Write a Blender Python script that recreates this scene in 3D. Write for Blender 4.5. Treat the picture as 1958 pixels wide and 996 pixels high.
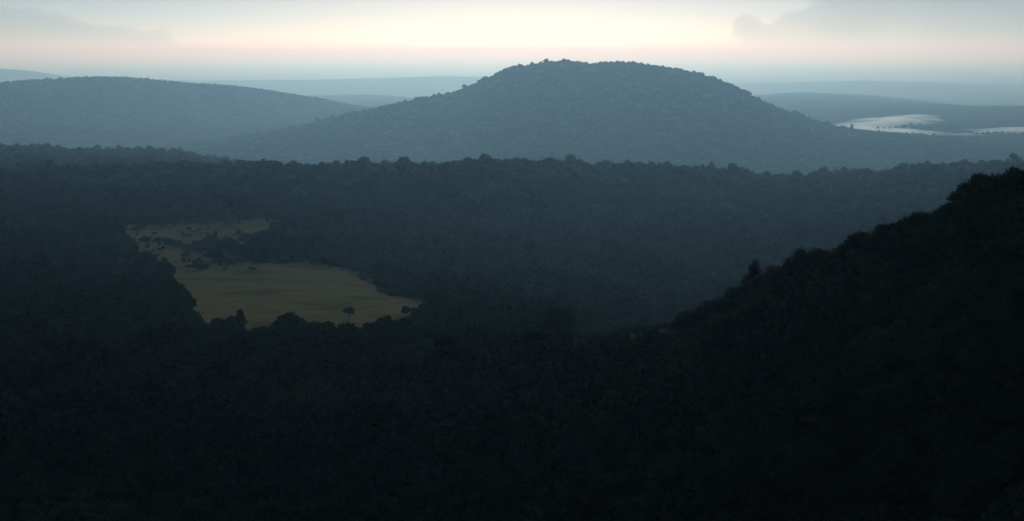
import bpy, bmesh, math, random
import numpy as np
from mathutils import Vector

R = math.radians
scene = bpy.context.scene
for o in list(bpy.data.objects):
    bpy.data.objects.remove(o)

# ------------------------------------------------------------------ camera
W, H, F = 1958.0, 996.0, 2690.0            # photo size and focal length, in photo pixels
HORIZON = 100.0
CAMZ = 120.0
PITCH = math.atan((H / 2 - HORIZON) / F)
cam_data = bpy.data.cameras.new('camera')
cam_data.sensor_width = 36.0
cam_data.lens = 36.0 * F / W
cam_data.clip_start = 0.5
cam_data.clip_end = 600000.0
cam = bpy.data.objects.new('camera', cam_data)
scene.collection.objects.link(cam)
cam.location = (0, 0, CAMZ)
cam.rotation_euler = (math.pi / 2 - PITCH, 0, 0)
scene.camera = cam

# ------------------------------------------------------------------ sky, sun, exposure
SUN_ELEV, SUN_AZ = 9.0, 0.5              # degrees; azimuth measured from +Y towards +X
SKY_STRENGTH, SUN_STRENGTH, EXPOSURE = 0.056, 1.55, 0.0
world = bpy.data.worlds.new('World')
scene.world = world
world.use_nodes = True
wn, wl = world.node_tree.nodes, world.node_tree.links
wn.clear()
sky = wn.new('ShaderNodeTexSky')
sky.sky_type = 'NISHITA'
sky.sun_disc = False
sky.sun_elevation = R(SUN_ELEV)
sky.sun_rotation = R(SUN_AZ)
sky.altitude = 300
sky.air_density = 0.35
sky.dust_density = 0.055
sky.ozone_density = 0.0
bg = wn.new('ShaderNodeBackground')
bg.inputs['Strength'].default_value = SKY_STRENGTH
wo = wn.new('ShaderNodeOutputWorld')
wl.new(sky.outputs[0], bg.inputs['Color'])
wl.new(bg.outputs[0], wo.inputs['Surface'])

sun_data = bpy.data.lights.new('sun', 'SUN')
sun_data.energy = SUN_STRENGTH
sun_data.angle = R(10)
sun_data.color = (1.0, 0.90, 0.83)
sun = bpy.data.objects.new('sun', sun_data)
scene.collection.objects.link(sun)
sd = Vector((math.sin(R(SUN_AZ)) * math.cos(R(SUN_ELEV)), math.cos(R(SUN_AZ)) * math.cos(R(SUN_ELEV)), math.sin(R(SUN_ELEV))))
sun.rotation_euler = sd.to_track_quat('Z', 'Y').to_euler()
sun.location = (0, 0, 400)

scene.view_settings.view_transform = 'Standard'
scene.view_settings.look = 'None'
scene.view_settings.gamma = 1
scene.view_settings.exposure = EXPOSURE
scene.view_settings.use_curve_mapping = False
scene.render.engine = 'CYCLES'
cy = scene.cycles
cy.max_bounces = 6
cy.diffuse_bounces = 2
cy.glossy_bounces = 2
cy.transmission_bounces = 2
cy.volume_bounces = 2
cy.transparent_max_bounces = 8
cy.use_denoising = True
cy.caustics_reflective = False
cy.caustics_refractive = False

# ------------------------------------------------------------------ helpers
rng = np.random.default_rng(7)
C = scene.collection


def tag(o, label=None, cat=None, group=None, kind=None):
    if label: o['label'] = label
    if cat: o['category'] = cat
    if group: o['group'] = group
    if kind: o['kind'] = kind
    return o


def ray(px, py):
    """x/Y and z/Y slopes of the line of sight through a photo pixel."""
    px, py = np.asarray(px, float), np.asarray(py, float)
    xc, yc = (px - W / 2) / F, -(py - H / 2) / F
    dy = math.cos(PITCH) + yc * math.sin(PITCH)
    dz = -math.sin(PITCH) + yc * math.cos(PITCH)
    return xc / dy, dz / dy


def project(x, y, z):
    dx, dy, dz = np.asarray(x, float), np.asarray(y, float), np.asarray(z, float) - CAMZ
    depth = dy * math.cos(PITCH) - dz * math.sin(PITCH)
    up = dy * math.sin(PITCH) + dz * math.cos(PITCH)
    depth = np.where(depth < 1, 1, depth)
    return W / 2 + F * dx / depth, H / 2 - F * up / depth


def mesh_obj(name, verts, faces, mat, parent=None, smooth=True):
    me = bpy.data.meshes.new(name)
    me.from_pydata([tuple(v) for v in verts], [], [tuple(f) for f in faces])
    me.update()
    if smooth:
        me.polygons.foreach_set('use_smooth', [True] * len(me.polygons))
    if mat: me.materials.append(mat)
    o = bpy.data.objects.new(name, me)
    C.objects.link(o)
    o.parent = parent
    return o


# value noise ----------------------------------------------------------------
_tab = np.random.default_rng(11).random((256, 256))


def vnoise(x, y):
    xi, yi = np.floor(x).astype(int), np.floor(y).astype(int)
    fx, fy = x - xi, y - yi
    fx, fy = fx * fx * (3 - 2 * fx), fy * fy * (3 - 2 * fy)
    g = lambda i, j: _tab[i % 256, j % 256]
    a = g(xi, yi) * (1 - fx) + g(xi + 1, yi) * fx
    b = g(xi, yi + 1) * (1 - fx) + g(xi + 1, yi + 1) * fx
    return (a * (1 - fy) + b * fy) * 2 - 1


def fbm(x, y, n=4):
    s, a = 0, 1.0
    for k in range(n):
        s = s + a * vnoise(x * 2 ** k + 17.3 * k, y * 2 ** k + 9.1 * k)
        a *= 0.5
    return s


# ------------------------------------------------------------------ materials
def noise_mat(name, c1, c2, scale, rough=0.9, detail=6.0, bump=0.0, rand=0.0, c3=None, scale3=1.0, spec=0.0, translucent=0.0):
    m = bpy.data.materials.new(name)
    m.use_nodes = True
    n, l = m.node_tree.nodes, m.node_tree.links
    n.clear()
    out = n.new('ShaderNodeOutputMaterial')
    p = n.new('ShaderNodeBsdfPrincipled')
    p.inputs['Roughness'].default_value = rough
    p.inputs['Specular IOR Level'].default_value = spec
    geo = n.new('ShaderNodeNewGeometry')
    nt = n.new('ShaderNodeTexNoise')
    nt.inputs['Scale'].default_value = scale
    nt.inputs['Detail'].default_value = detail
    l.new(geo.outputs['Position'], nt.inputs['Vector'])
    ramp = n.new('ShaderNodeValToRGB')
    ramp.color_ramp.elements[0].position = 0.32
    ramp.color_ramp.elements[1].position = 0.68
    ramp.color_ramp.elements[0].color = (*c1, 1)
    ramp.color_ramp.elements[1].color = (*c2, 1)
    l.new(nt.outputs['Fac'], ramp.inputs['Fac'])
    col = ramp.outputs['Color']
    if c3:
        n3 = n.new('ShaderNodeTexNoise')
        n3.inputs['Scale'].default_value = scale3
        n3.inputs['Detail'].default_value = 5
        l.new(geo.outputs['Position'], n3.inputs['Vector'])
        r3 = n.new('ShaderNodeValToRGB')
        r3.color_ramp.elements[0].position = 0.5
        r3.color_ramp.elements[1].position = 0.66
        l.new(n3.outputs['Fac'], r3.inputs['Fac'])
        mx = n.new('ShaderNodeMixRGB')
        mx.inputs['Color2'].default_value = (*c3, 1)
        l.new(r3.outputs['Color'], mx.inputs['Fac'])
        l.new(col, mx.inputs['Color1'])
        col = mx.outputs['Color']
    if rand:
        oi = n.new('ShaderNodeObjectInfo')
        mr = n.new('ShaderNodeMapRange')
        mr.inputs['To Min'].default_value = 1 - rand
        mr.inputs['To Max'].default_value = 1 + rand
        l.new(oi.outputs['Random'], mr.inputs['Value'])
        hs = n.new('ShaderNodeHueSaturation')
        mh = n.new('ShaderNodeMapRange')
        mh.inputs['To Min'].default_value = 0.5 - 0.05 * rand
        mh.inputs['To Max'].default_value = 0.5 + 0.04 * rand
        l.new(oi.outputs['Random'], mh.inputs['Value'])
        l.new(mh.outputs[0], hs.inputs['Hue'])
        l.new(mr.outputs[0], hs.inputs['Value'])
        l.new(col, hs.inputs['Color'])
        col = hs.outputs['Color']
    l.new(col, p.inputs['Base Color'])
    if bump:
        b = n.new('ShaderNodeBump')
        b.inputs['Strength'].default_value = 0.6
        b.inputs['Distance'].default_value = bump
        l.new(nt.outputs['Fac'], b.inputs['Height'])
        l.new(b.outputs[0], p.inputs['Normal'])
    if translucent:
        tr = n.new('ShaderNodeBsdfTranslucent')
        l.new(col, tr.inputs['Color'])
        ms = n.new('ShaderNodeMixShader')
        ms.inputs['Fac'].default_value = translucent
        l.new(p.outputs[0], ms.inputs[1])
        l.new(tr.outputs[0], ms.inputs[2])
        l.new(ms.outputs[0], out.inputs['Surface'])
    else:
        l.new(p.outputs[0], out.inputs['Surface'])
    return m


M_soil = noise_mat('undergrowth_ground', (0.030, 0.034, 0.016), (0.052, 0.052, 0.026), 0.12, bump=0.5, c3=(0.062, 0.060, 0.032), scale3=0.02)
M_far = noise_mat('distant_woodland_ground', (0.026, 0.036, 0.018), (0.048, 0.052, 0.028), 0.012, bump=4.0, c3=(0.07, 0.066, 0.04), scale3=0.003)
M_grass = noise_mat('dry_grass', (0.135, 0.142, 0.066), (0.185, 0.184, 0.086), 0.11, bump=0.5, c3=(0.100, 0.108, 0.052), scale3=0.03)
M_leaf = noise_mat('broadleaf_foliage', (0.008, 0.018, 0.011), (0.036, 0.060, 0.036), 0.6, rand=0.4, spec=0.0, rough=1.0, c3=(0.060, 0.084, 0.050), scale3=0.014, translucent=0.04)
M_bark = noise_mat('rough_bark', (0.030, 0.026, 0.022), (0.06, 0.052, 0.042), 3.0, bump=0.03)

# ------------------------------------------------------------------ terrain: rows of (depth, height) across the view
AG = np.linspace(-0.95, 0.95, 761)          # x / Y


def smooth1(v, k):
    w = np.hanning(2 * k + 3)[1:-1]
    w /= w.sum()
    return np.convolve(np.pad(v, k, mode='edge'), w, mode='valid')


def row(depth, prof, canopy=0.0, k=6):
    """depth: number or [(px, Y)]; prof: number (height in m) or [(px, py)] of the skyline; canopy: tree height below it."""
    if isinstance(depth, (int, float)):
        Y = np.full_like(AG, float(depth))
    else:
        dp = np.array(depth, float)
        Y = np.interp(AG, ray(dp[:, 0], np.full(len(dp), 400.))[0], dp[:, 1])
        Y = smooth1(Y, 14)
    if isinstance(prof, (int, float)):
        Z = np.full_like(AG, float(prof))
    else:
        p = np.array(prof, float)
        sx, sz = ray(p[:, 0], p[:, 1])
        Z = CAMZ + np.interp(AG, sx, sz) * Y - canopy
        Z = smooth1(Z, k)
    return Y, Z


def blend(rowa, zfun):
    return rowa[0], zfun


MAIN = [(-300, 330), (0, 318), (200, 305), (380, 278), (480, 258), (580, 238), (680, 213), (780, 193), (870, 174), (920, 152), (985, 127),
        (1030, 121), (1070, 115), (1110, 117), (1150, 119), (1190, 118), (1230, 120), (1270, 125), (1320, 137), (1370, 151), (1400, 161),
        (1440, 181), (1500, 209), (1560, 232), (1610, 247), (1700, 256), (1800, 262), (1958, 284), (2300, 330)]
ROWS = [
    row(-500, 84.0),
    row(30, 90.0),
    row([(0, 180), (700, 168), (1300, 130), (1958, 90)], [(-200, 1030), (0, 1030), (700, 1040), (1300, 1040), (1958, 1040)], 2.4),
    row([(0, 310), (900, 295), (1290, 270), (1958, 185), (2400, 170)],
        [(-200, 720), (0, 720), (500, 735), (900, 690), (1150, 636), (1290, 606), (1350, 575), (1400, 552), (1450, 535), (1500, 505), (1560, 482), (1640, 458),
         (1700, 425), (1800, 392), (1850, 352), (1958, 322), (2100, 270), (2400, 220)], 4.8, 3),
    row([(0, 500), (900, 480), (1290, 560), (1958, 520), (2400, 500)], [(-200, 615), (0, 615), (900, 622), (1200, 650), (1290, 690), (1600, 690), (1958, 680), (2400, 640)]),
    row([(0, 840), (500, 820), (900, 950), (1300, 1100), (1958, 1150)], [(-200, 502), (0, 504), (300, 514), (900, 518), (1400, 515), (2400, 500)]),
    row([(0, 1250), (500, 1220), (900, 1380), (1300, 1560), (1958, 1750)], [(-200, 415), (0, 418), (300, 426), (900, 424), (1400, 430), (1700, 420), (2400, 400)]),
    row([(0, 1850), (900, 1850), (1450, 2300), (1600, 2600), (1958, 3000)],
        [(-200, 320), (0, 326), (150, 328), (330, 328), (430, 318), (490, 312), (600, 322), (700, 318), (800, 320), (870, 313), (1000, 312), (1100, 318), (1230, 322),
         (1400, 330), (1490, 346), (1600, 338), (1750, 322), (1900, 313), (2100, 305)], 7),
    row([(0, 2150), (900, 2200), (1450, 2700), (1600, 3000), (1958, 3400)], [(-200, 335), (300, 338), (600, 345), (1400, 360), (2400, 350)]),
    row([(0, 4200), (1450, 4200), (1958, 4300)], [(-300, 290), (0, 279), (60, 277), (150, 290), (210, 292), (280, 287), (350, 295), (440, 309), (600, 335), (900, 360), (1958, 350)], 14),
    row(5000, -370.0),
    row(7000, MAIN, 18, 2),
    row(8000, -341.0),
    row(8900, -341.0),
    row(10200, [(-300, 185), (0, 162), (60, 156), (170, 150), (250, 153), (330, 159), (420, 166), (500, 174), (600, 190), (700, 212), (850, 223.6), (2400, 223.6)], 0, 3),
    row(11400, -341.0),
    row(19000, [(-300, 190), (300, 190), (600, 184), (700, 183), (800, 188), (1000, 200), (1350, 190), (1440, 183), (1530, 178), (1650, 181), (1750, 189), (1850, 203), (2000, 209), (2400, 195)]),
    row(22500, -600.0),
    row(29000, [(-300, 122), (0, 131), (60, 136), (140, 149), (250, 155), (400, 156), (560, 155), (650, 153), (800, 148), (915, 147), (1000, 151), (1400, 163), (1530, 160),
                (1650, 157), (1800, 160), (1958, 168), (2400, 160)]),
    row(35000, -640.0),
    row(46000, -640.0),
    row(70000, -630.0),
    row(115000, -610.0),
    row(210000, -560.0),
]
RY = np.array([r[0] for r in ROWS])         # K x A
RZ = np.array([r[1] for r in ROWS])
K = len(ROWS)
# far lowland is flat where the lake lies
# monotone tangents of z over Y, per azimuth
dY = np.diff(RY, axis=0)
sl = np.diff(RZ, axis=0) / dY
TG = np.zeros_like(RZ)
for k in range(1, K - 1):
    a, b = sl[k - 1], sl[k]
    w1, w2 = 2 * dY[k] + dY[k - 1], dY[k] + 2 * dY[k - 1]
    with np.errstate(divide='ignore', invalid='ignore'):
        h = (w1 + w2) / (w1 / np.where(a == 0, 1e-9, a) + w2 / np.where(b == 0, 1e-9, b))
    TG[k] = np.where(a * b > 0, h, 0)


def lerp_rows(T, fa):
    i = np.clip(np.floor(fa).astype(int), 0, T.shape[1] - 2)
    f = fa - i
    return T[:, i] * (1 - f) + T[:, i + 1] * f


def height(x, y):
    x, y = np.atleast_1d(np.asarray(x, float)), np.atleast_1d(np.asarray(y, float))
    out = np.empty_like(x)
    for s in range(0, len(x), 20000):
        xs, ys = x[s:s + 20000], y[s:s + 20000]
        a = np.clip(xs / np.maximum(ys, 150), AG[0], AG[-1])
        fa = (a - AG[0]) / (AG[1] - AG[0])
        Yk, Zk, Tk = lerp_rows(RY, fa), lerp_rows(RZ, fa), lerp_rows(TG, fa)
        seg = np.clip((Yk <= ys).sum(0) - 1, 0, K - 2)
        j = np.arange(len(xs))
        y0, y1, z0, z1, t0, t1 = Yk[seg, j], Yk[seg + 1, j], Zk[seg, j], Zk[seg + 1, j], Tk[seg, j], Tk[seg + 1, j]
        h = y1 - y0
        t = np.clip((ys - y0) / h, 0, 1)
        z = (2 * t**3 - 3 * t**2 + 1) * z0 + (t**3 - 2 * t**2 + t) * h * t0 + (-2 * t**3 + 3 * t**2) * z1 + (t**3 - t**2) * h * t1
        amp = np.interp(ys, [80, 500, 760, 1250, 1480, 1650, 1850, 3000, 7000, 10200, 22000, 68000], [0.6, 0.8, 0.4, 0.6, 6.0, 6.0, 2.2, 2.8, 6.5, 6.5, 13, 18])
        amp = np.where((ys > 7600) & (ys < 13000), amp * np.clip((z + 340) / 80, 0.04, 1), amp)
        wl_ = np.interp(ys, [80, 1000, 2900, 7000, 19000, 68000], [45, 80, 150, 320, 900, 2500])
        out[s:s + 20000] = z + amp * fbm(xs / wl_, ys / wl_, 3)
    return out


def terrain_piece(name, k0, k1, nper, mat, a0=-0.95, a1=0.95, na=220, label=None, cat=None, skirt=0):
    av = np.linspace(a0, a1, na)
    fa = (av - AG[0]) / (AG[1] - AG[0])
    Yk = lerp_rows(RY, np.clip(fa, 0, len(AG) - 1.001))
    ys = []
    for k in range(k0, k1):
        for q in range(nper):
            ys.append(Yk[k] + (Yk[k + 1] - Yk[k]) * q / nper)
    ys.append(Yk[k1])
    Yg = np.array(ys)
    Xg = av[None, :] * np.maximum(Yg, 150)
    Zg = height(Xg.ravel(), Yg.ravel()).reshape(Xg.shape)
    ny = Yg.shape[0]
    v = np.stack([Xg.ravel(), Yg.ravel(), Zg.ravel()], 1)
    i = np.arange(ny - 1)[:, None] * na + np.arange(na - 1)[None, :]
    f = np.stack([i, i + 1, i + 1 + na, i + na], -1).reshape(-1, 4)
    o = mesh_obj(name, v, f, mat)
    return tag(o, label, cat, kind='structure')


terrain_piece('near_hillside', 0, 3, 30, M_soil, label='unlit wooded slope in the foreground rising to the right', cat='hillside')
terrain_piece('valley_floor', 3, 6, 18, M_soil, label='wooded valley floor around the pale grass clearing', cat='valley')
terrain_piece('wooded_ridge', 6, 10, 16, M_soil, label='long dark forested ridge across the middle of the view', cat='ridge')
terrain_piece('central_hill', 10, 12, 40, M_far, na=320, label='broad rounded blue hill rising behind the dark ridge', cat='hill')
terrain_piece('lowland_and_side_hill', 12, 15, 20, M_far, na=300, label='hazy rounded hill at the left and the lowland beside it', cat='hill')
terrain_piece('far_hills', 15, K - 1, 14, M_far, a0=-0.62, a1=0.62, na=300, label='pale blue hills and plain fading towards the horizon', cat='hills')

# ------------------------------------------------------------------ the grass clearing
FIELD = np.array([(226, 431), (300, 433), (345, 428), (440, 425), (500, 417), (552, 428), (528, 446), (492, 460), (470, 480), (478, 503), (545, 504), (590, 498),
                  (640, 508), (690, 520), (718, 540), (738, 566), (805, 574), (836, 586), (812, 606), (760, 626), (700, 650), (600, 653), (500, 656), (440, 650), (392, 640),
                  (358, 604), (356, 574), (322, 544), (290, 516), (258, 480), (232, 455)], float)


def in_poly(px, py, poly):
    px, py = np.asarray(px), np.asarray(py)
    r = np.zeros(px.shape, bool)
    n = len(poly)
    for i in range(n):
        x1, y1 = poly[i]
        x2, y2 = poly[(i + 1) % n]
        c = (y1 > py) != (y2 > py)
        with np.errstate(divide='ignore', invalid='ignore'):
            r ^= c & (px < (x2 - x1) * (py - y1) / (y2 - y1) + x1)
    return r


gx, gy = np.meshgrid(np.arange(-390, -10, 2.0), np.arange(400, 1320, 2.5))
gz = height(gx.ravel(), gy.ravel()).reshape(gx.shape)
ppx, ppy = project(gx, gy, gz)
jit = 5.0 * fbm(gx / 14, gy / 14, 3)
ins = in_poly(ppx + jit, ppy + 0.6 * jit, FIELD)
keep = ins[:-1, :-1]
idx = np.arange(gx.size).reshape(gx.shape)
vv = np.stack([gx.ravel(), gy.ravel(), gz.ravel() + 0.25], 1)
ff = np.stack([idx[:-1, :-1], idx[:-1, 1:], idx[1:, 1:], idx[1:, :-1]], -1)[keep]
used = np.unique(ff)
remap = -np.ones(gx.size, int)
remap[used] = np.arange(len(used))
tag(mesh_obj('grass_field', vv[used], remap[ff], M_grass), 'olive brown dry grass clearing among the dark trees', 'field', kind='structure')

LAKE_Z = -339.0

# ------------------------------------------------------------------ trees
def tube(path, radii, sides=6):
    vs, fs = [], []
    path = np.asarray(path, float)
    for i, p_ in enumerate(path):
        d = path[min(i + 1, len(path) - 1)] - path[max(i - 1, 0)]
        d /= np.linalg.norm(d) + 1e-9
        u = np.cross(d, (0.3, 1, 0.1)); u /= np.linalg.norm(u)
        w = np.cross(d, u)
        for s in range(sides):
            t = 2 * math.pi * s / sides
            vs.append(p_ + radii[i] * (math.cos(t) * u + math.sin(t) * w))
    for i in range(len(path) - 1):
        for s in range(sides):
            a, b = i * sides + s, i * sides + (s + 1) % sides
            fs.append((a, b, b + sides, a + sides))
    return vs, fs


def tree_meshes(seed, nleaf, leaf, height_=7.0, spread=3.2, shape='round', lobes=11):
    r = np.random.default_rng(seed)
    tv, tf = [], []

    def add(v, f):
        o = len(tv)
        tv.extend(v)
        tf.extend([tuple(i + o for i in q) for q in f])

    th = height_ * (0.42 if shape == 'round' else 0.75 if shape == 'tall' else 0.3)
    lean = r.normal(0, 0.25, 2)
    base_r = 0.035 * height_
    pts = [np.array([lean[0] * t * t, lean[1] * t * t, th * t - 0.3 * (t == 0)]) for t in np.linspace(0, 1, 5)]
    add(*tube(pts, base_r * np.array([1.35, 1.0, 0.85, 0.72, 0.55]), 7))
    cents = []
    for i in range(lobes):
        an = 2 * math.pi * (i * 0.618 + r.uniform(-.08, .08))
        if shape == 'tall':
            t = i / (lobes - 1)
            zc = height_ * (0.30 + 0.62 * t)
            rad = spread * (1 - 0.8 * t) * r.uniform(.4, .9)
            lr = spread * (0.52 - 0.28 * t) * r.uniform(.8, 1.2)
        else:
            t = math.sqrt((i + 0.5) / lobes)
            rad = spread * 0.74 * t * r.uniform(.75, 1.1)
            if shape == 'bush':
                zc = height_ * (0.26 + (0.52 - 0.30 * t * t) * r.uniform(.35, 1.0))
            else:
                zc = height_ * (0.86 - 0.34 * t * t - r.uniform(0, .16))
            lr = spread * r.uniform(.30, .46)
        c = np.array([lean[0] + rad * math.cos(an), lean[1] + rad * math.sin(an), zc])
        cents.append((c, lr))
        st = pts[3] * r.uniform(0.8, 1.1)
        if shape == 'tall':
            st = np.array([lean[0] * .5, lean[1] * .5, max(0.5, zc - rad * .6)]) if zc < th else pts[4]
        mid = (st + c) / 2 + np.array([0, 0, -0.1 * height_ * r.uniform(0, 1)])
        add(*tube([st, mid, c], [base_r * .45, base_r * .3, base_r * .1], 5))
    # leaves: small bent diamonds spread through every lobe, denser near its shell
    wts = np.array([l ** 2 for _, l in cents]); wts /= wts.sum()
    pick = r.choice(len(cents), nleaf, p=wts)
    cc = np.array([c for c, _ in cents])[pick]
    lr = np.array([l for _, l in cents])[pick]
    d = r.normal(size=(nleaf, 3)); d /= np.linalg.norm(d, axis=1)[:, None]
    rad = r.random(nleaf) ** 0.45 * (1 + r.normal(0, 0.12, nleaf))
    sq = np.array([1.08, 1.08, 0.78]) if shape != 'tall' else np.array([1, 1, 1.15])
    pos = cc + d * (lr * rad)[:, None] * sq
    nrm = d * 0.6 + r.normal(size=(nleaf, 3)) * 0.7 + np.array([0, 0, .35])
    nrm /= np.linalg.norm(nrm, axis=1)[:, None]
    u = np.cross(nrm, r.normal(size=(nleaf, 3))); u /= np.linalg.norm(u, axis=1)[:, None]
    w = np.cross(nrm, u)
    sz = (leaf * r.uniform(.55, 1.35, nleaf))[:, None]
    q = np.stack([pos + u * sz, pos + w * sz * .55 - nrm * sz * .15, pos - u * sz, pos - w * sz * .55 - nrm * sz * .15], 1)
    lv = q.reshape(-1, 3)
    lf = np.arange(nleaf * 4).reshape(-1, 4)
    return (tv, tf), (lv, lf)


def to_mesh(name, v, f, mat):
    me = bpy.data.meshes.new(name)
    me.from_pydata([tuple(x) for x in v], [], [tuple(int(i) for i in x) for x in f])
    me.materials.append(mat)
    me.update()
    return me


NEAR = []                                   # (trunk mesh, crown mesh, height, spread)
for i, (hh, sp, shp) in enumerate([(7.0, 3.3, 'round'), (7.8, 3.0, 'round'), (6.0, 3.5, 'round'), (6.8, 2.8, 'round'), (8.2, 3.4, 'round'), (5.4, 3.0, 'bush'), (5.8, 3.0, 'bush'), (6.4, 3.1, 'bush')]):
    (tv, tf), (lv, lf) = tree_meshes(100 + i, 4600, 0.21, hh, sp, shp, 12 + i % 3)
    NEAR.append((to_mesh('trunk', tv, tf, M_bark), to_mesh('crown', lv, lf, M_leaf), hh, sp))
(tv, tf), (lv, lf) = tree_meshes(131, 3400, 0.20, 9.0, 2.3, 'tall', 13)
TALL = (to_mesh('trunk', tv, tf, M_bark), to_mesh('crown', lv, lf, M_leaf), 9.0, 2.3)


def plant_tree(name, proto, x, y, z, s, rz, label, cat, group=None, sx=1.0, sz=1.0):
    e = bpy.data.objects.new(name, None)
    C.objects.link(e)
    e.empty_display_size = 0.5
    e.location = (x, y, z - 0.1)
    e.rotation_euler = (0, 0, rz)
    e.scale = (s * sx, s * sx, s * sz)
    tag(e, label, cat, group)
    for nm, me in (('trunk', proto[0]), ('crown', proto[1])):
        c = bpy.data.objects.new(nm, me)
        C.objects.link(c)
        c.parent = e
    return e


def ground_hit(px, py):
    """First point of the terrain on the line of sight through a pixel."""
    sx, sz = ray(px, py)
    Y = np.concatenate([np.arange(70, 1400, 1.0), np.arange(1400, 9000, 8.0)])
    zz = height(float(sx) * Y, Y)
    below = np.nonzero(CAMZ + float(sz) * Y <= zz)[0]
    i = below[0] if len(below) else len(Y) - 1
    return float(sx) * Y[i], Y[i], zz[i]


rp = random.Random(5)
SLOPE_LINE = np.array([(1080, 650), (1200, 626), (1290, 606), (1350, 575), (1400, 552), (1430, 540), (1500, 508), (1530, 478), (1640, 456), (1700, 428), (1790, 400), (1812, 372), (1850, 352), (1880, 332), (1958, 318), (2100, 270), (2400, 220)], float)


def size_cap(x, y, z, s, tall=9.4):
    """Keeps the tops of trees standing before the crest of the near slope just under its line of taller crest trees."""
    x, y, z, s = (np.atleast_1d(np.asarray(v, float)) for v in (x, y, z, s))
    px, _ = project(x, y, z)
    line = np.interp(px, SLOPE_LINE[:, 0], SLOPE_LINE[:, 1]) + 4 + 10 * vnoise(px / 17, px * 0 + 3.3)
    ztop = CAMZ + ray(px, line)[1] * y
    a = np.clip(x / y, AG[0], AG[-1])
    on = (px > 1080) & (y < np.interp(a, AG, RY[3]) + 260)
    return np.where(on, np.clip((ztop - z) / tall, 0.22, s), s)


taken = []

# -- trees standing in or along the clearing, one by one: px, py of the foot, height px, width px, kind, label
FIELD_TREES = [
    (311, 437, 15, 13, 'field_tree', 'small lone tree at the top left edge of the grass clearing', 'tree'),
    (278, 467, 14, 17, 'bush', 'dark round bush at the left margin of the clearing, below the lone tree', 'bush'),
    (297, 450, 6, 10, 'bush', 'tiny low shrub in the upper left of the clearing', 'bush'),
    (323, 474, 18, 20, 'field_tree', 'round dark tree left of the middle tree band in the clearing', 'tree'),
    (342, 474, 13, 13, 'bush', 'small bush touching the right side of the left round tree', 'bush'),
    (358, 453, 6, 15, 'bush', 'flat low shrub alone in the upper part of the clearing', 'bush'),
    (366, 484, 15, 13, 'field_tree', 'small upright tree between the two halves of the clearing', 'tree'),
    (356, 495, 12, 14, 'bush', 'low bush at the left foot of the middle tree band', 'bush'),
    (405, 473, 21, 24, 'field_tree', 'broad dark tree at the centre of the middle tree band', 'tree'),
    (436, 477, 23, 28, 'field_tree', 'widest dark tree of the middle tree band', 'tree'),
    (402, 498, 16, 22, 'field_tree', 'low spreading tree in front of the middle tree band', 'tree'),
    (378, 515, 14, 34, 'bush', 'wide low dark thicket, frontmost of the middle tree band', 'bush'),
    (424, 494, 12, 14, 'bush', 'small bush in front of the widest tree of the band', 'bush'),
    (454, 496, 12, 14, 'bush', 'small round bush at the right end of the middle tree band', 'bush'),
    (470, 472, 28, 22, 'field_tree', 'taller tree at the tip of the wooded spur in the clearing', 'tree'),
    (482, 497, 18, 30, 'field_tree', 'spreading tree below the tip of the wooded spur', 'tree'),
    (504, 495, 22, 24, 'field_tree', 'round tree on the lower side of the wooded spur', 'tree'),
    (538, 494, 10, 28, 'bush', 'flat dark thicket where the spur meets the lower clearing', 'bush'),
    (416, 632, 26, 22, 'field_tree', 'rounded tree at the lower left corner of the clearing', 'tree'),
    (441, 634, 30, 22, 'field_tree', 'tree pressed against the pointed tree at the lower left of the clearing', 'tree'),
    (457, 632, 34, 25, 'pointed_tree', 'slim pointed tree rising over the lower left edge of the clearing', 'tree'),
    (520, 645, 16, 15, 'bush', 'small bush below the lower edge of the clearing', 'bush'),
    (566, 640, 36, 36, 'field_tree', 'big round tree on the lower edge of the clearing', 'tree'),
    (667, 606, 24, 16, 'field_tree', 'small lone tree standing in the lower right of the clearing', 'tree'),
    (776, 602, 19, 15, 'field_tree', 'small dark tree at the far right tip of the clearing', 'tree'),
    (722, 550, 15, 18, 'bush', 'bush on the right margin of the clearing', 'bush'),
    (738, 562, 13, 18, 'bush', 'bush under the right margin, above the right tip of the clearing', 'bush'),
    (388, 480, 14, 18, 'bush', 'small dark bush between the small upright tree and the broad tree', 'bush'),
    (420, 482, 15, 18, 'bush', 'dark bush filling the gap between the two broadest band trees', 'bush'),
    (452, 484, 18, 20, 'field_tree', 'round tree between the widest band tree and the spur', 'tree'),
    (488, 474, 26, 30, 'field_tree', 'large round tree right of the tip of the wooded spur', 'tree'),
    (842, 570, 12, 14, 'field_tree', 'small tree in the wood just right of the clearing', 'tree'),
]
for i, (px, py, hp, wp, name, label, cat) in enumerate(FIELD_TREES):
    x, y, z = ground_hit(px, py)
    hm, wm = hp * y / F * 1.25, wp * y / F * 1.35
    pr = TALL if name == 'pointed_tree' else NEAR[5 + i % 3]
    sxy, szz = wm / (2 * pr[3] * 0.98), hm / (pr[2] * 0.97)
    plant_tree(name, pr, x, y, z, 1.0, rp.uniform(0, 6.28), label, cat, 'trees and bushes in the clearing', sxy, szz)
    taken.append((x, y, wm * .4))

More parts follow.
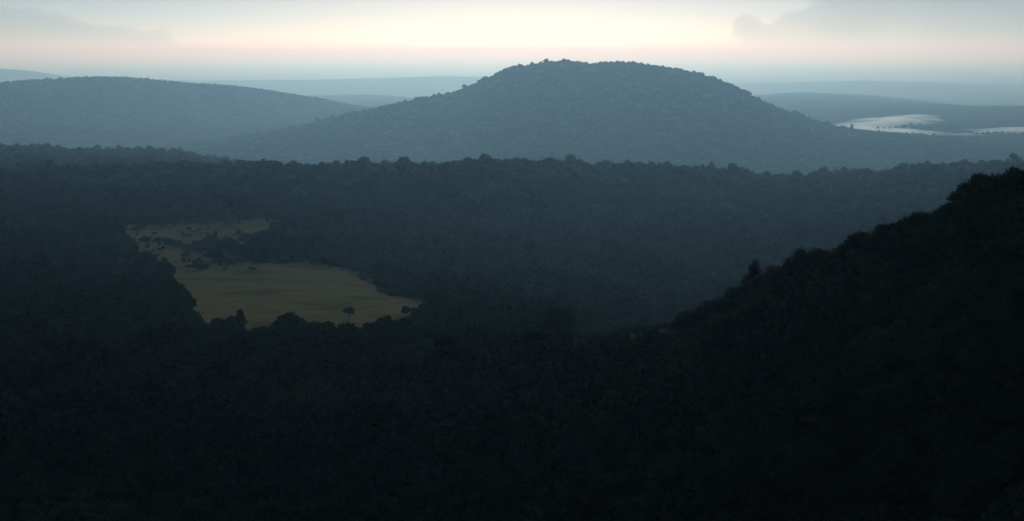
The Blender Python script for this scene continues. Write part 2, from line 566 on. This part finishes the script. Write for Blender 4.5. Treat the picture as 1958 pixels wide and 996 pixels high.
# -- trees that make the skyline of the near slope: px, py of the top, height m, width m
SKY_TREES = [  # heights as if at 1.8 times the distance

    (1447, 500, 8.0, 5.2, 'pointed_tree', 'slim pointed tree standing highest on the lower part of the slope skyline'),
    (1478, 505, 5.5, 5.0, 'skyline_tree', 'bushy tree just right of the pointed tree on the skyline'),
    (1500, 498, 5.5, 5.4, 'skyline_tree', 'round tree below the skyline step, second right of the pointed tree'),
    (1532, 468, 7.5, 5.8, 'skyline_tree', 'tree at the left end of the flat stretch of skyline'),
    (1565, 470, 6.0, 5.0, 'skyline_tree', 'low tree on the flat stretch of skyline'),
    (1606, 464, 6.2, 6.2, 'skyline_tree', 'rounded tree at the right end of the flat stretch of skyline'),
    (1652, 442, 6.8, 6.4, 'skyline_tree', 'tree where the skyline begins to climb steeply'),
    (1690, 427, 6.2, 5.6, 'skyline_tree', 'dense tree low on the steep climb of the skyline'),
    (1714, 416, 7.0, 5.0, 'skyline_tree', 'upright tree midway up the steep climb of the skyline'),
    (1745, 408, 6.2, 5.8, 'skyline_tree', 'broad tree left of the big dark tree mass at the right'),
    (1775, 399, 6.6, 5.6, 'skyline_tree', 'tree at the left foot of the big dark tree mass'),
    (1812, 366, 9.0, 5.2, 'skyline_tree', 'tree with ragged twigs at the left corner of the big dark tree mass'),
    (1840, 357, 8.6, 6.0, 'skyline_tree', 'second tree of the big dark tree mass at the right'),
    (1872, 330, 9.6, 6.4, 'skyline_tree', 'third, taller tree of the big dark tree mass at the right'),
    (1908, 320, 9.0, 6.6, 'skyline_tree', 'broad crowned tree near the right edge, top of the dark tree mass'),
    (1946, 313, 9.0, 6.6, 'skyline_tree', 'highest tree of the slope, cut by the right edge of the view'),
    (1412, 540, 5.5, 5.2, 'skyline_tree', 'low tree left of the pointed tree on the skyline'),
    (1380, 556, 5.8, 5.6, 'skyline_tree', 'second low tree left of the pointed tree'),
    (1348, 574, 5.6, 5.4, 'skyline_tree', 'third low tree left of the pointed tree'),
    (1312, 592, 6.0, 5.8, 'skyline_tree', 'lowest tree on the slope skyline where it meets the valley'),
]
for i, (px, py, hm, wm, name, label) in enumerate(SKY_TREES):
    sx, sz = ray(px, py)
    hm, wm = hm * .62, wm * .95
    crest = float(np.interp(float(sx), AG, RY[3])) - 4 - 3 * (i % 2)
    x, y = float(sx) * crest, crest
    ztop = CAMZ + float(sz) * crest
    zg = float(height(x, y)[0])
    hh = min(max(ztop - zg, 0.75 * hm), 2.0 * hm)
    pr = TALL if name == 'pointed_tree' else NEAR[(1, 4, 5, 6, 0, 7)[i % 6]]
    plant_tree(name, pr, x, y, zg, 1.0, rp.uniform(0, 6.28), label, 'tree', 'trees on the skyline of the near slope', wm / (2 * pr[3] * .98), hh / (pr[2] * .93))
    taken.append((x, y, wm * .4))

# -- the closed forest: jittered points on the terrain
def scatter(y0, y1, spacing, amax=0.47, amin=-0.47, seed=1):
    r = np.random.default_rng(seed)
    pts = []
    y = y0
    while y < y1:
        n = int((amax - amin) * y / spacing)
        xs = amin * y + (np.arange(n) + r.uniform(-.45, .45, n) + .5) * spacing
        ys = y + r.uniform(-.45, .45, n) * spacing
        pts.append(np.stack([xs, ys], 1))
        y += spacing
    return np.concatenate(pts)


def facing(x, y):
    """True where the ground is not turned far away from the camera (the backs of ridges stay bare)."""
    e = np.maximum(4.0, y * 0.006)
    s = (height(x, y + e) - height(x, y - e)) / (2 * e)
    view = (height(x, y) - CAMZ) / y
    return s > view - 0.10


def forest_points(y0, y1, spacing, seed, gap=0.0, **kw):
    P = scatter(y0, y1, spacing, seed=seed, **kw)
    x, y = P[:, 0], P[:, 1]
    k = facing(x, y)
    if gap:
        k &= fbm(x / 60, y / 45, 3) > -1.4 + gap
    x, y = x[k], y[k]
    z = height(x, y)
    return x, y, z


fx, fy, fz = forest_points(75, 460, 4.1, 21)
f2 = np.concatenate([forest_points(460, 760, 4.8, 26, gap=.4), forest_points(760, 2250, 7.2, 22, gap=0.62)], axis=1)
fx, fy, fz = np.concatenate([fx, f2[0]]), np.concatenate([fy, f2[1]]), np.concatenate([fz, f2[2]])
px_, py_ = project(fx, fy, fz)
wob = 7 * fbm(fx / 22, fy / 30, 3)
k = fy > 0.93 * np.interp(fx / fy, AG, RY[2])
k &= ~in_poly(px_ + wob, py_ + .6 * wob, FIELD) & ~in_poly(px_ + 5 + wob, py_ + 3 + .6 * wob, FIELD)
for (tx, ty, tr) in taken:
    k &= (fx - tx) ** 2 + (fy - ty) ** 2 > (tr + 1.0) ** 2
fx, fy, fz, px_, py_ = fx[k], fy[k], fz[k], px_[k], py_[k]

inframe = (px_ > 8) & (px_ < W - 8) & (py_ - 3.4 * F / fy < H - 25)
order = np.argsort(np.where(inframe, fy, 1e9))
N_SOLO = 240
solo = order[:N_SOLO]
rest = np.ones(len(fx), bool)
rest[solo] = False
for i in solo:
    s = float(size_cap(fx[i], fy[i], fz[i], rp.uniform(.6, .95))[0])
    pr = NEAR[rp.randrange(8)]
    if px_[i] > 1560:
        lab, grp = 'dark leafy tree in the canopy at the lower right corner', 'canopy trees at the lower right'
    elif px_[i] > 980:
        lab, grp = 'dark leafy tree in the canopy along the bottom, right of the centre', 'canopy trees at the bottom right of centre'
    else:
        lab, grp = 'dark leafy tree in the canopy along the bottom, left of the centre', 'canopy trees at the bottom left'
    plant_tree('broadleaf_tree', pr, fx[i], fy[i], fz[i], s, rp.uniform(0, 6.28), lab, 'tree', grp, 1.0, rp.uniform(.85, 1.2))

# prototypes for the uncounted forest (kept out of the scene; only instanced)
proto_col = bpy.data.collections.new('forest_prototypes')
for i in range(7):
    shp = 'tall' if i == 6 else 'bush' if i == 5 else 'round'
    (tv, tf), (lv, lf) = tree_meshes(300 + i, 620, 0.58, 6.6 + 0.35 * (i % 4), 2.4 if shp == 'tall' else 3.3, shp, 9 + i % 3)
    n = len(tv)
    v = list(map(tuple, tv)) + list(map(tuple, lv))
    f = list(tf) + [tuple(int(j) + n for j in q) for q in lf]
    me = to_mesh('forest_tree', v, f, M_leaf)
    me.materials.append(M_bark)
    mi = np.zeros(len(f), int); mi[:len(tf)] = 1
    me.polygons.foreach_set('material_index', mi)
    proto_col.objects.link(bpy.data.objects.new('prototype_%d' % i, me))

ng = bpy.data.node_groups.new('forest_scatter', 'GeometryNodeTree')
ng.interface.new_socket('Geometry', in_out='INPUT', socket_type='NodeSocketGeometry')
ng.interface.new_socket('Geometry', in_out='OUTPUT', socket_type='NodeSocketGeometry')
gi, go = ng.nodes.new('NodeGroupInput'), ng.nodes.new('NodeGroupOutput')
ci = ng.nodes.new('GeometryNodeCollectionInfo')
ci.inputs['Collection'].default_value = proto_col
ci.inputs['Separate Children'].default_value = True
ci.inputs['Reset Children'].default_value = True
iop = ng.nodes.new('GeometryNodeInstanceOnPoints')
iop.inputs['Pick Instance'].default_value = True


def attr(name, typ):
    a_ = ng.nodes.new('GeometryNodeInputNamedAttribute')
    a_.data_type = typ
    a_.inputs['Name'].default_value = name
    return a_.outputs['Attribute']


L = ng.links
L.new(gi.outputs[0], iop.inputs['Points'])
L.new(ci.outputs[0], iop.inputs['Instance'])
L.new(attr('pick', 'INT'), iop.inputs['Instance Index'])
L.new(attr('turn', 'FLOAT_VECTOR'), iop.inputs['Rotation'])
L.new(attr('size', 'FLOAT_VECTOR'), iop.inputs['Scale'])
L.new(iop.outputs[0], go.inputs[0])


def forest(name, x, y, z, smin, smax, label, seed, near=False):
    r = np.random.default_rng(seed)
    n = len(x)
    me = bpy.data.meshes.new(name)
    me.from_pydata(np.stack([x, y, z - 0.1], 1).tolist(), [], [])
    s = r.uniform(smin, smax, n) * (1 + .22 * fbm(x / 40, y / 40, 2))
    if near:
        s *= np.interp(y, [80, 460, 760, 1000, 2200], [.74, .74, .85, 1.05, 1.35])
    if near:
        a2 = np.clip(x / y, AG[0], AG[-1])
        crest = np.interp(a2, AG, RY[3])
        s = np.where((np.abs(y - crest) < 10) & (a2 > .1), s * .75, s)
    s *= np.where(r.random(n) < (.08 if y.min() < 4000 else .06 if y.min() < 7500 else .02), r.uniform(1.25, 1.9 if y.min() < 4000 else 1.9 if y.min() < 7500 else 1.6, n), 1)
    if near:
        s = size_cap(x, y, z, s)
    a_ = me.attributes.new('pick', 'INT', 'POINT')
    a_.data.foreach_set('value', np.where(r.random(n) < .03, 6, r.integers(0, 6, n)).astype(np.int32))
    a_ = me.attributes.new('turn', 'FLOAT_VECTOR', 'POINT')
    t = np.zeros((n, 3), np.float32); t[:, 2] = r.uniform(0, 6.283, n)
    a_.data.foreach_set('vector', t.ravel())
    a_ = me.attributes.new('size', 'FLOAT_VECTOR', 'POINT')
    q = np.stack([s, s, s * r.uniform(.85, 1.2, n)], 1).astype(np.float32)
    a_.data.foreach_set('vector', q.ravel())
    o = bpy.data.objects.new(name, me)
    C.objects.link(o)
    md = o.modifiers.new('scatter', 'NODES')
    md.node_group = ng
    tag(o, label, 'forest', kind='stuff')
    return n


c1 = forest('forest', fx[rest], fy[rest], fz[rest], .75, 1.2, 'closed dark broadleaf forest over the slope, valley and middle ridge', 51, True)
a_ = np.concatenate([forest_points(2250, 3400, 10.5, 23), forest_points(3400, 4450, 15.0, 29)], axis=1)
c2 = forest('ridge_forest', *a_, 1.1, 1.9, 'dim blue forest on the second ridge behind the middle ridge', 52)
a_ = forest_points(5300, 7250, 14.0, 24)
c3 = forest('hill_forest', *a_, 1.3, 2.2, 'blue hazy forest covering the big rounded hill', 53)
a_ = forest_points(8000, 10600, 22.0, 25, amax=-0.02)
px2, py2 = project(a_[0], a_[1], a_[2])
k = ~((px2 > 1500) & (a_[1] > 7700)) | (py2 > 262)
c4 = forest('side_hill_forest', a_[0][k], a_[1][k], a_[2][k], 1.6, 2.4, 'pale blue forest on the hazy hill at the left', 54)
# taller groups that break the top line of the hill
r = np.random.default_rng(63)
ct = []
for px in np.concatenate([r.uniform(880, 1430, 34), r.uniform(1430, 1640, 8), r.uniform(650, 880, 8)]):
    a0 = float(ray(px, 150)[0])
    for _ in range(r.integers(3, 9)):
        y = 6990 + r.normal(0, 45)
        ct.append((a0 * y + r.normal(0, 16), y))
ct = np.array(ct)
c7 = forest('crest_trees', ct[:, 0], ct[:, 1], height(ct[:, 0], ct[:, 1]), 2.0, 3.3, 'tree clumps breaking the top line of the rounded hill', 57)
# trees on the spit between the two sheets of water
r = np.random.default_rng(77)
sp = []
for px, py in [(1722, 247), (1733, 248), (1742, 245), (1748, 246), (1758, 249), (1768, 248), (1780, 249), (1790, 247), (1800, 246), (1810, 247), (1822, 246), (1835, 247), (1690, 251), (1860, 259), (1880, 260), (1900, 260), (1925, 261), (1945, 260)]:
    sx, sz = ray(px, py)
    Y = (LAKE_Z - CAMZ) / float(sz)
    for _ in range(5):
        sp.append((float(sx) * Y + r.normal(0, 20), Y + r.normal(0, 30)))
sp = np.array(sp)
c5 = forest('shore_trees', sp[:, 0], sp[:, 1], height(sp[:, 0], sp[:, 1]), 2.6, 4.2, 'small grey trees on the spit between the two sheets of water', 55)
r = np.random.default_rng(91)
sc_ = []
while len(sc_) < 560:
    u = r.random()
    if u < .45:
        px, py = r.normal(395, 60), r.normal(480, 16)
    elif u < .6:
        px, py = r.uniform(255, 540), r.uniform(425, 470)
    else:
        q0 = r.integers(0, len(FIELD)); t_ = r.random()
        e0, e1 = FIELD[q0], FIELD[(q0 + 1) % len(FIELD)]
        px, py = e0 + (e1 - e0) * t_ + r.normal(0, 6, 2)
    if in_poly(np.array([px]), np.array([py]), FIELD)[0] and fbm(np.array([px / 30]), np.array([py / 14]), 2)[0] > -.1 + .3 * (u >= .45):
        x, y, z = ground_hit(px, py)
        sc_.append((x, y, z))
sc_ = np.array(sc_)
c6 = forest('scrub', sc_[:, 0], sc_[:, 1], sc_[:, 2], .16, .55, 'low dark scrub dotted over the grass clearing and along its edges', 56)
bpy.data.objects['scrub']['category'] = 'scrub'
print('forest counts', c1, c2, c3, c4, c5)

# ------------------------------------------------------------------ haze: one closed box of even air
def volume_mat(name, density, color, g):
    m = bpy.data.materials.new(name)
    m.use_nodes = True
    n = m.node_tree.nodes
    n.clear()
    out = n.new('ShaderNodeOutputMaterial')
    v = n.new('ShaderNodeVolumePrincipled')
    v.inputs['Color'].default_value = (*color, 1)
    v.inputs['Density'].default_value = density
    v.inputs['Density Attribute'].default_value = ''
    v.inputs['Absorption Color'].default_value = (1, 1, 1, 1)
    v.inputs['Anisotropy'].default_value = g
    m.node_tree.links.new(v.outputs[0], out.inputs['Volume'])
    return m


HAZE = volume_mat('haze_air', 5.6e-5, (0.335, 0.69, 1.0), 0.56)
zlo, zhi = -760.0, 330.0
X, Y0, Y1 = 140000.0, -900.0, 215000.0
bv = [(sx * X, yy, zz) for zz in (zlo, zhi) for yy in (Y0, Y1) for sx in (-1, 1)]
bf = [(0, 2, 3, 1), (4, 5, 7, 6), (0, 1, 5, 4), (2, 6, 7, 3), (0, 4, 6, 2), (1, 3, 7, 5)]
tag(mesh_obj('haze', bv, bf, HAZE, smooth=False), 'pale blue haze filling the air of the whole landscape', 'haze', kind='stuff')
allz = RZ.min()
print('lowest row', allz)

# ------------------------------------------------------------------ mist lying in the lowland behind the hill
MIST = volume_mat('ground_mist', 2.4e-3, (0.45, 0.76, 1.0), 0.5)


def edge_distance(wx, wy, P):
    d = np.full(wx.shape, 1e9)
    for a, b in zip(P, np.roll(P, -1, 0)):
        ab = b - a
        t = np.clip(((wx - a[0]) * ab[0] + (wy - a[1]) * ab[1]) / (ab @ ab + 1e-9), 0, 1)
        d = np.minimum(d, np.hypot(wx - a[0] - t * ab[0], wy - a[1] - t * ab[1]))
    return d


def pillow(name, gx, gy, ins, low, high, mat, place, turned=False):
    """Closed lens: two sheets over the cells inside an outline, joined along its edge."""
    cell = ins[:-1, :-1] & ins[1:, :-1] & ins[:-1, 1:] & ins[1:, 1:]
    cnt = np.zeros(gx.shape, int)
    for dy_ in (0, 1):
        for dx_ in (0, 1):
            cnt[dy_:dy_ + cell.shape[0], dx_:dx_ + cell.shape[1]] += cell
    verts, fi, bi = [], -np.ones(gx.shape, int), -np.ones(gx.shape, int)
    for r_, c_ in zip(*np.nonzero(cnt)):
        fi[r_, c_] = bi[r_, c_] = len(verts)
        if cnt[r_, c_] == 4:
            verts.append(place(gx[r_, c_], gy[r_, c_], high[r_, c_]))
            bi[r_, c_] = len(verts)
            verts.append(place(gx[r_, c_], gy[r_, c_], low[r_, c_]))
        else:
            verts.append(place(gx[r_, c_], gy[r_, c_], 0.5 * (high[r_, c_] + low[r_, c_])))
    faces = []
    for r_, c_ in zip(*np.nonzero(cell)):
        for I, flip in ((fi, turned), (bi, not turned)):
            q = [I[r_, c_], I[r_, c_ + 1], I[r_ + 1, c_ + 1], I[r_ + 1, c_]]
            faces.append(q[::-1] if flip else q)
    o = mesh_obj(name, verts, faces, mat)
    return o


def mist(outline, label, thick):
    P = []
    for px, py in outline:
        sx, sz = ray(px, py)
        Y = (LAKE_Z + 4 - CAMZ) / float(sz)
        P.append((float(sx) * Y, Y))
    P = np.array(P)
    gx, gy = np.meshgrid(np.arange(P[:, 0].min() - 60, P[:, 0].max() + 60, 22.0), np.arange(P[:, 1].min() - 60, P[:, 1].max() + 60, 40.0))
    wx, wy = gx + 45 * fbm(gx / 160, gy / 300, 4), gy + 90 * fbm(gx / 160 + 7, gy / 300, 4)
    ins = in_poly(wx, wy, P)
    d = edge_distance(wx, wy, P)
    hi = LAKE_Z + 2.5 + 1.3 * thick * np.clip(d / 260, 0, 1) ** 1.25 * (1 + .5 * fbm(gx / 120, gy / 200, 3))
    lo = np.full(gx.shape, LAKE_Z + 2.0)
    return tag(pillow('mist', gx, gy, ins, lo, np.maximum(hi, lo + .3), MIST, lambda x, y, z: (x, y, z)), label, 'mist', kind='stuff')


mist([(1560, 242), (1600, 234), (1640, 226), (1700, 222), (1770, 219), (1808, 223), (1812, 234), (1780, 241), (1755, 247), (1850, 256), (1800, 266), (1640, 268), (1560, 258)],
     'pale patch of mist behind the right flank of the hill', 20.0)
mist([(1800, 257), (1845, 248), (1900, 244), (1990, 243), (2060, 246), (2060, 258), (1900, 260), (1830, 261)],
     'narrow pale strip of mist at the right edge of the view', 16.0)

# ------------------------------------------------------------------ two grey cloud banks low over the horizon, beyond the haze
CLOUD = volume_mat('cloud_vapour', 0.25e-4, (1.0, 1.0, 1.0), 0.0)
CLOUD_Y = 250000.0


def cloud(outline, thick, label, step=6.0):
    P = np.array(outline, float)
    x0, x1, y0, y1 = P[:, 0].min() - 10, P[:, 0].max() + 10, P[:, 1].min() - 10, P[:, 1].max() + 10
    gx, gy = np.meshgrid(np.arange(x0, x1, step), np.arange(y0, y1, step))
    j = 4.0
    wx, wy = gx + j * fbm(gx / 40, gy / 40, 3), gy + j * fbm(gx / 40 + 31, gy / 40, 3)
    ins = in_poly(wx, wy, P)
    d = edge_distance(wx, wy, P)
    t = thick * np.sqrt(np.clip(d / 22, 0, 1)) * (1 + .2 * fbm(gx / 90, gy / 60, 3))

    def place(px, py, depth):
        sx, sz = ray(px, py)
        return (float(sx) * CLOUD_Y, CLOUD_Y + depth, CAMZ + float(sz) * CLOUD_Y)

    o = pillow('cloud', gx, gy, ins, t, -t, CLOUD, place, True)
    return tag(o, label, 'cloud', 'cloud banks over the horizon')


cloud([(1398, 55), (1402, 30), (1420, 22), (1445, 23), (1470, 42), (1492, 18), (1525, 13), (1545, 2), (1600, -60), (1720, -120), (2000, -150), (2300, -90), (2420, 20), (2350, 105),
       (2100, 118), (1958, 115), (1850, 112), (1700, 110), (1560, 106), (1440, 103), (1405, 95)], 6300, 'flat grey cloud bank at the upper right of the sky')
cloud([(-420, 40), (-300, -40), (-120, -25), (0, 4), (75, 8), (80, 18), (115, 20), (175, 40), (240, 47), (288, 53), (296, 42), (312, 38), (322, 44), (332, 62), (344, 82), (400, 85),
       (490, 96), (440, 101), (200, 98), (0, 96), (-300, 98), (-400, 80)], 5000, 'low grey cloud bank at the upper left of the sky')
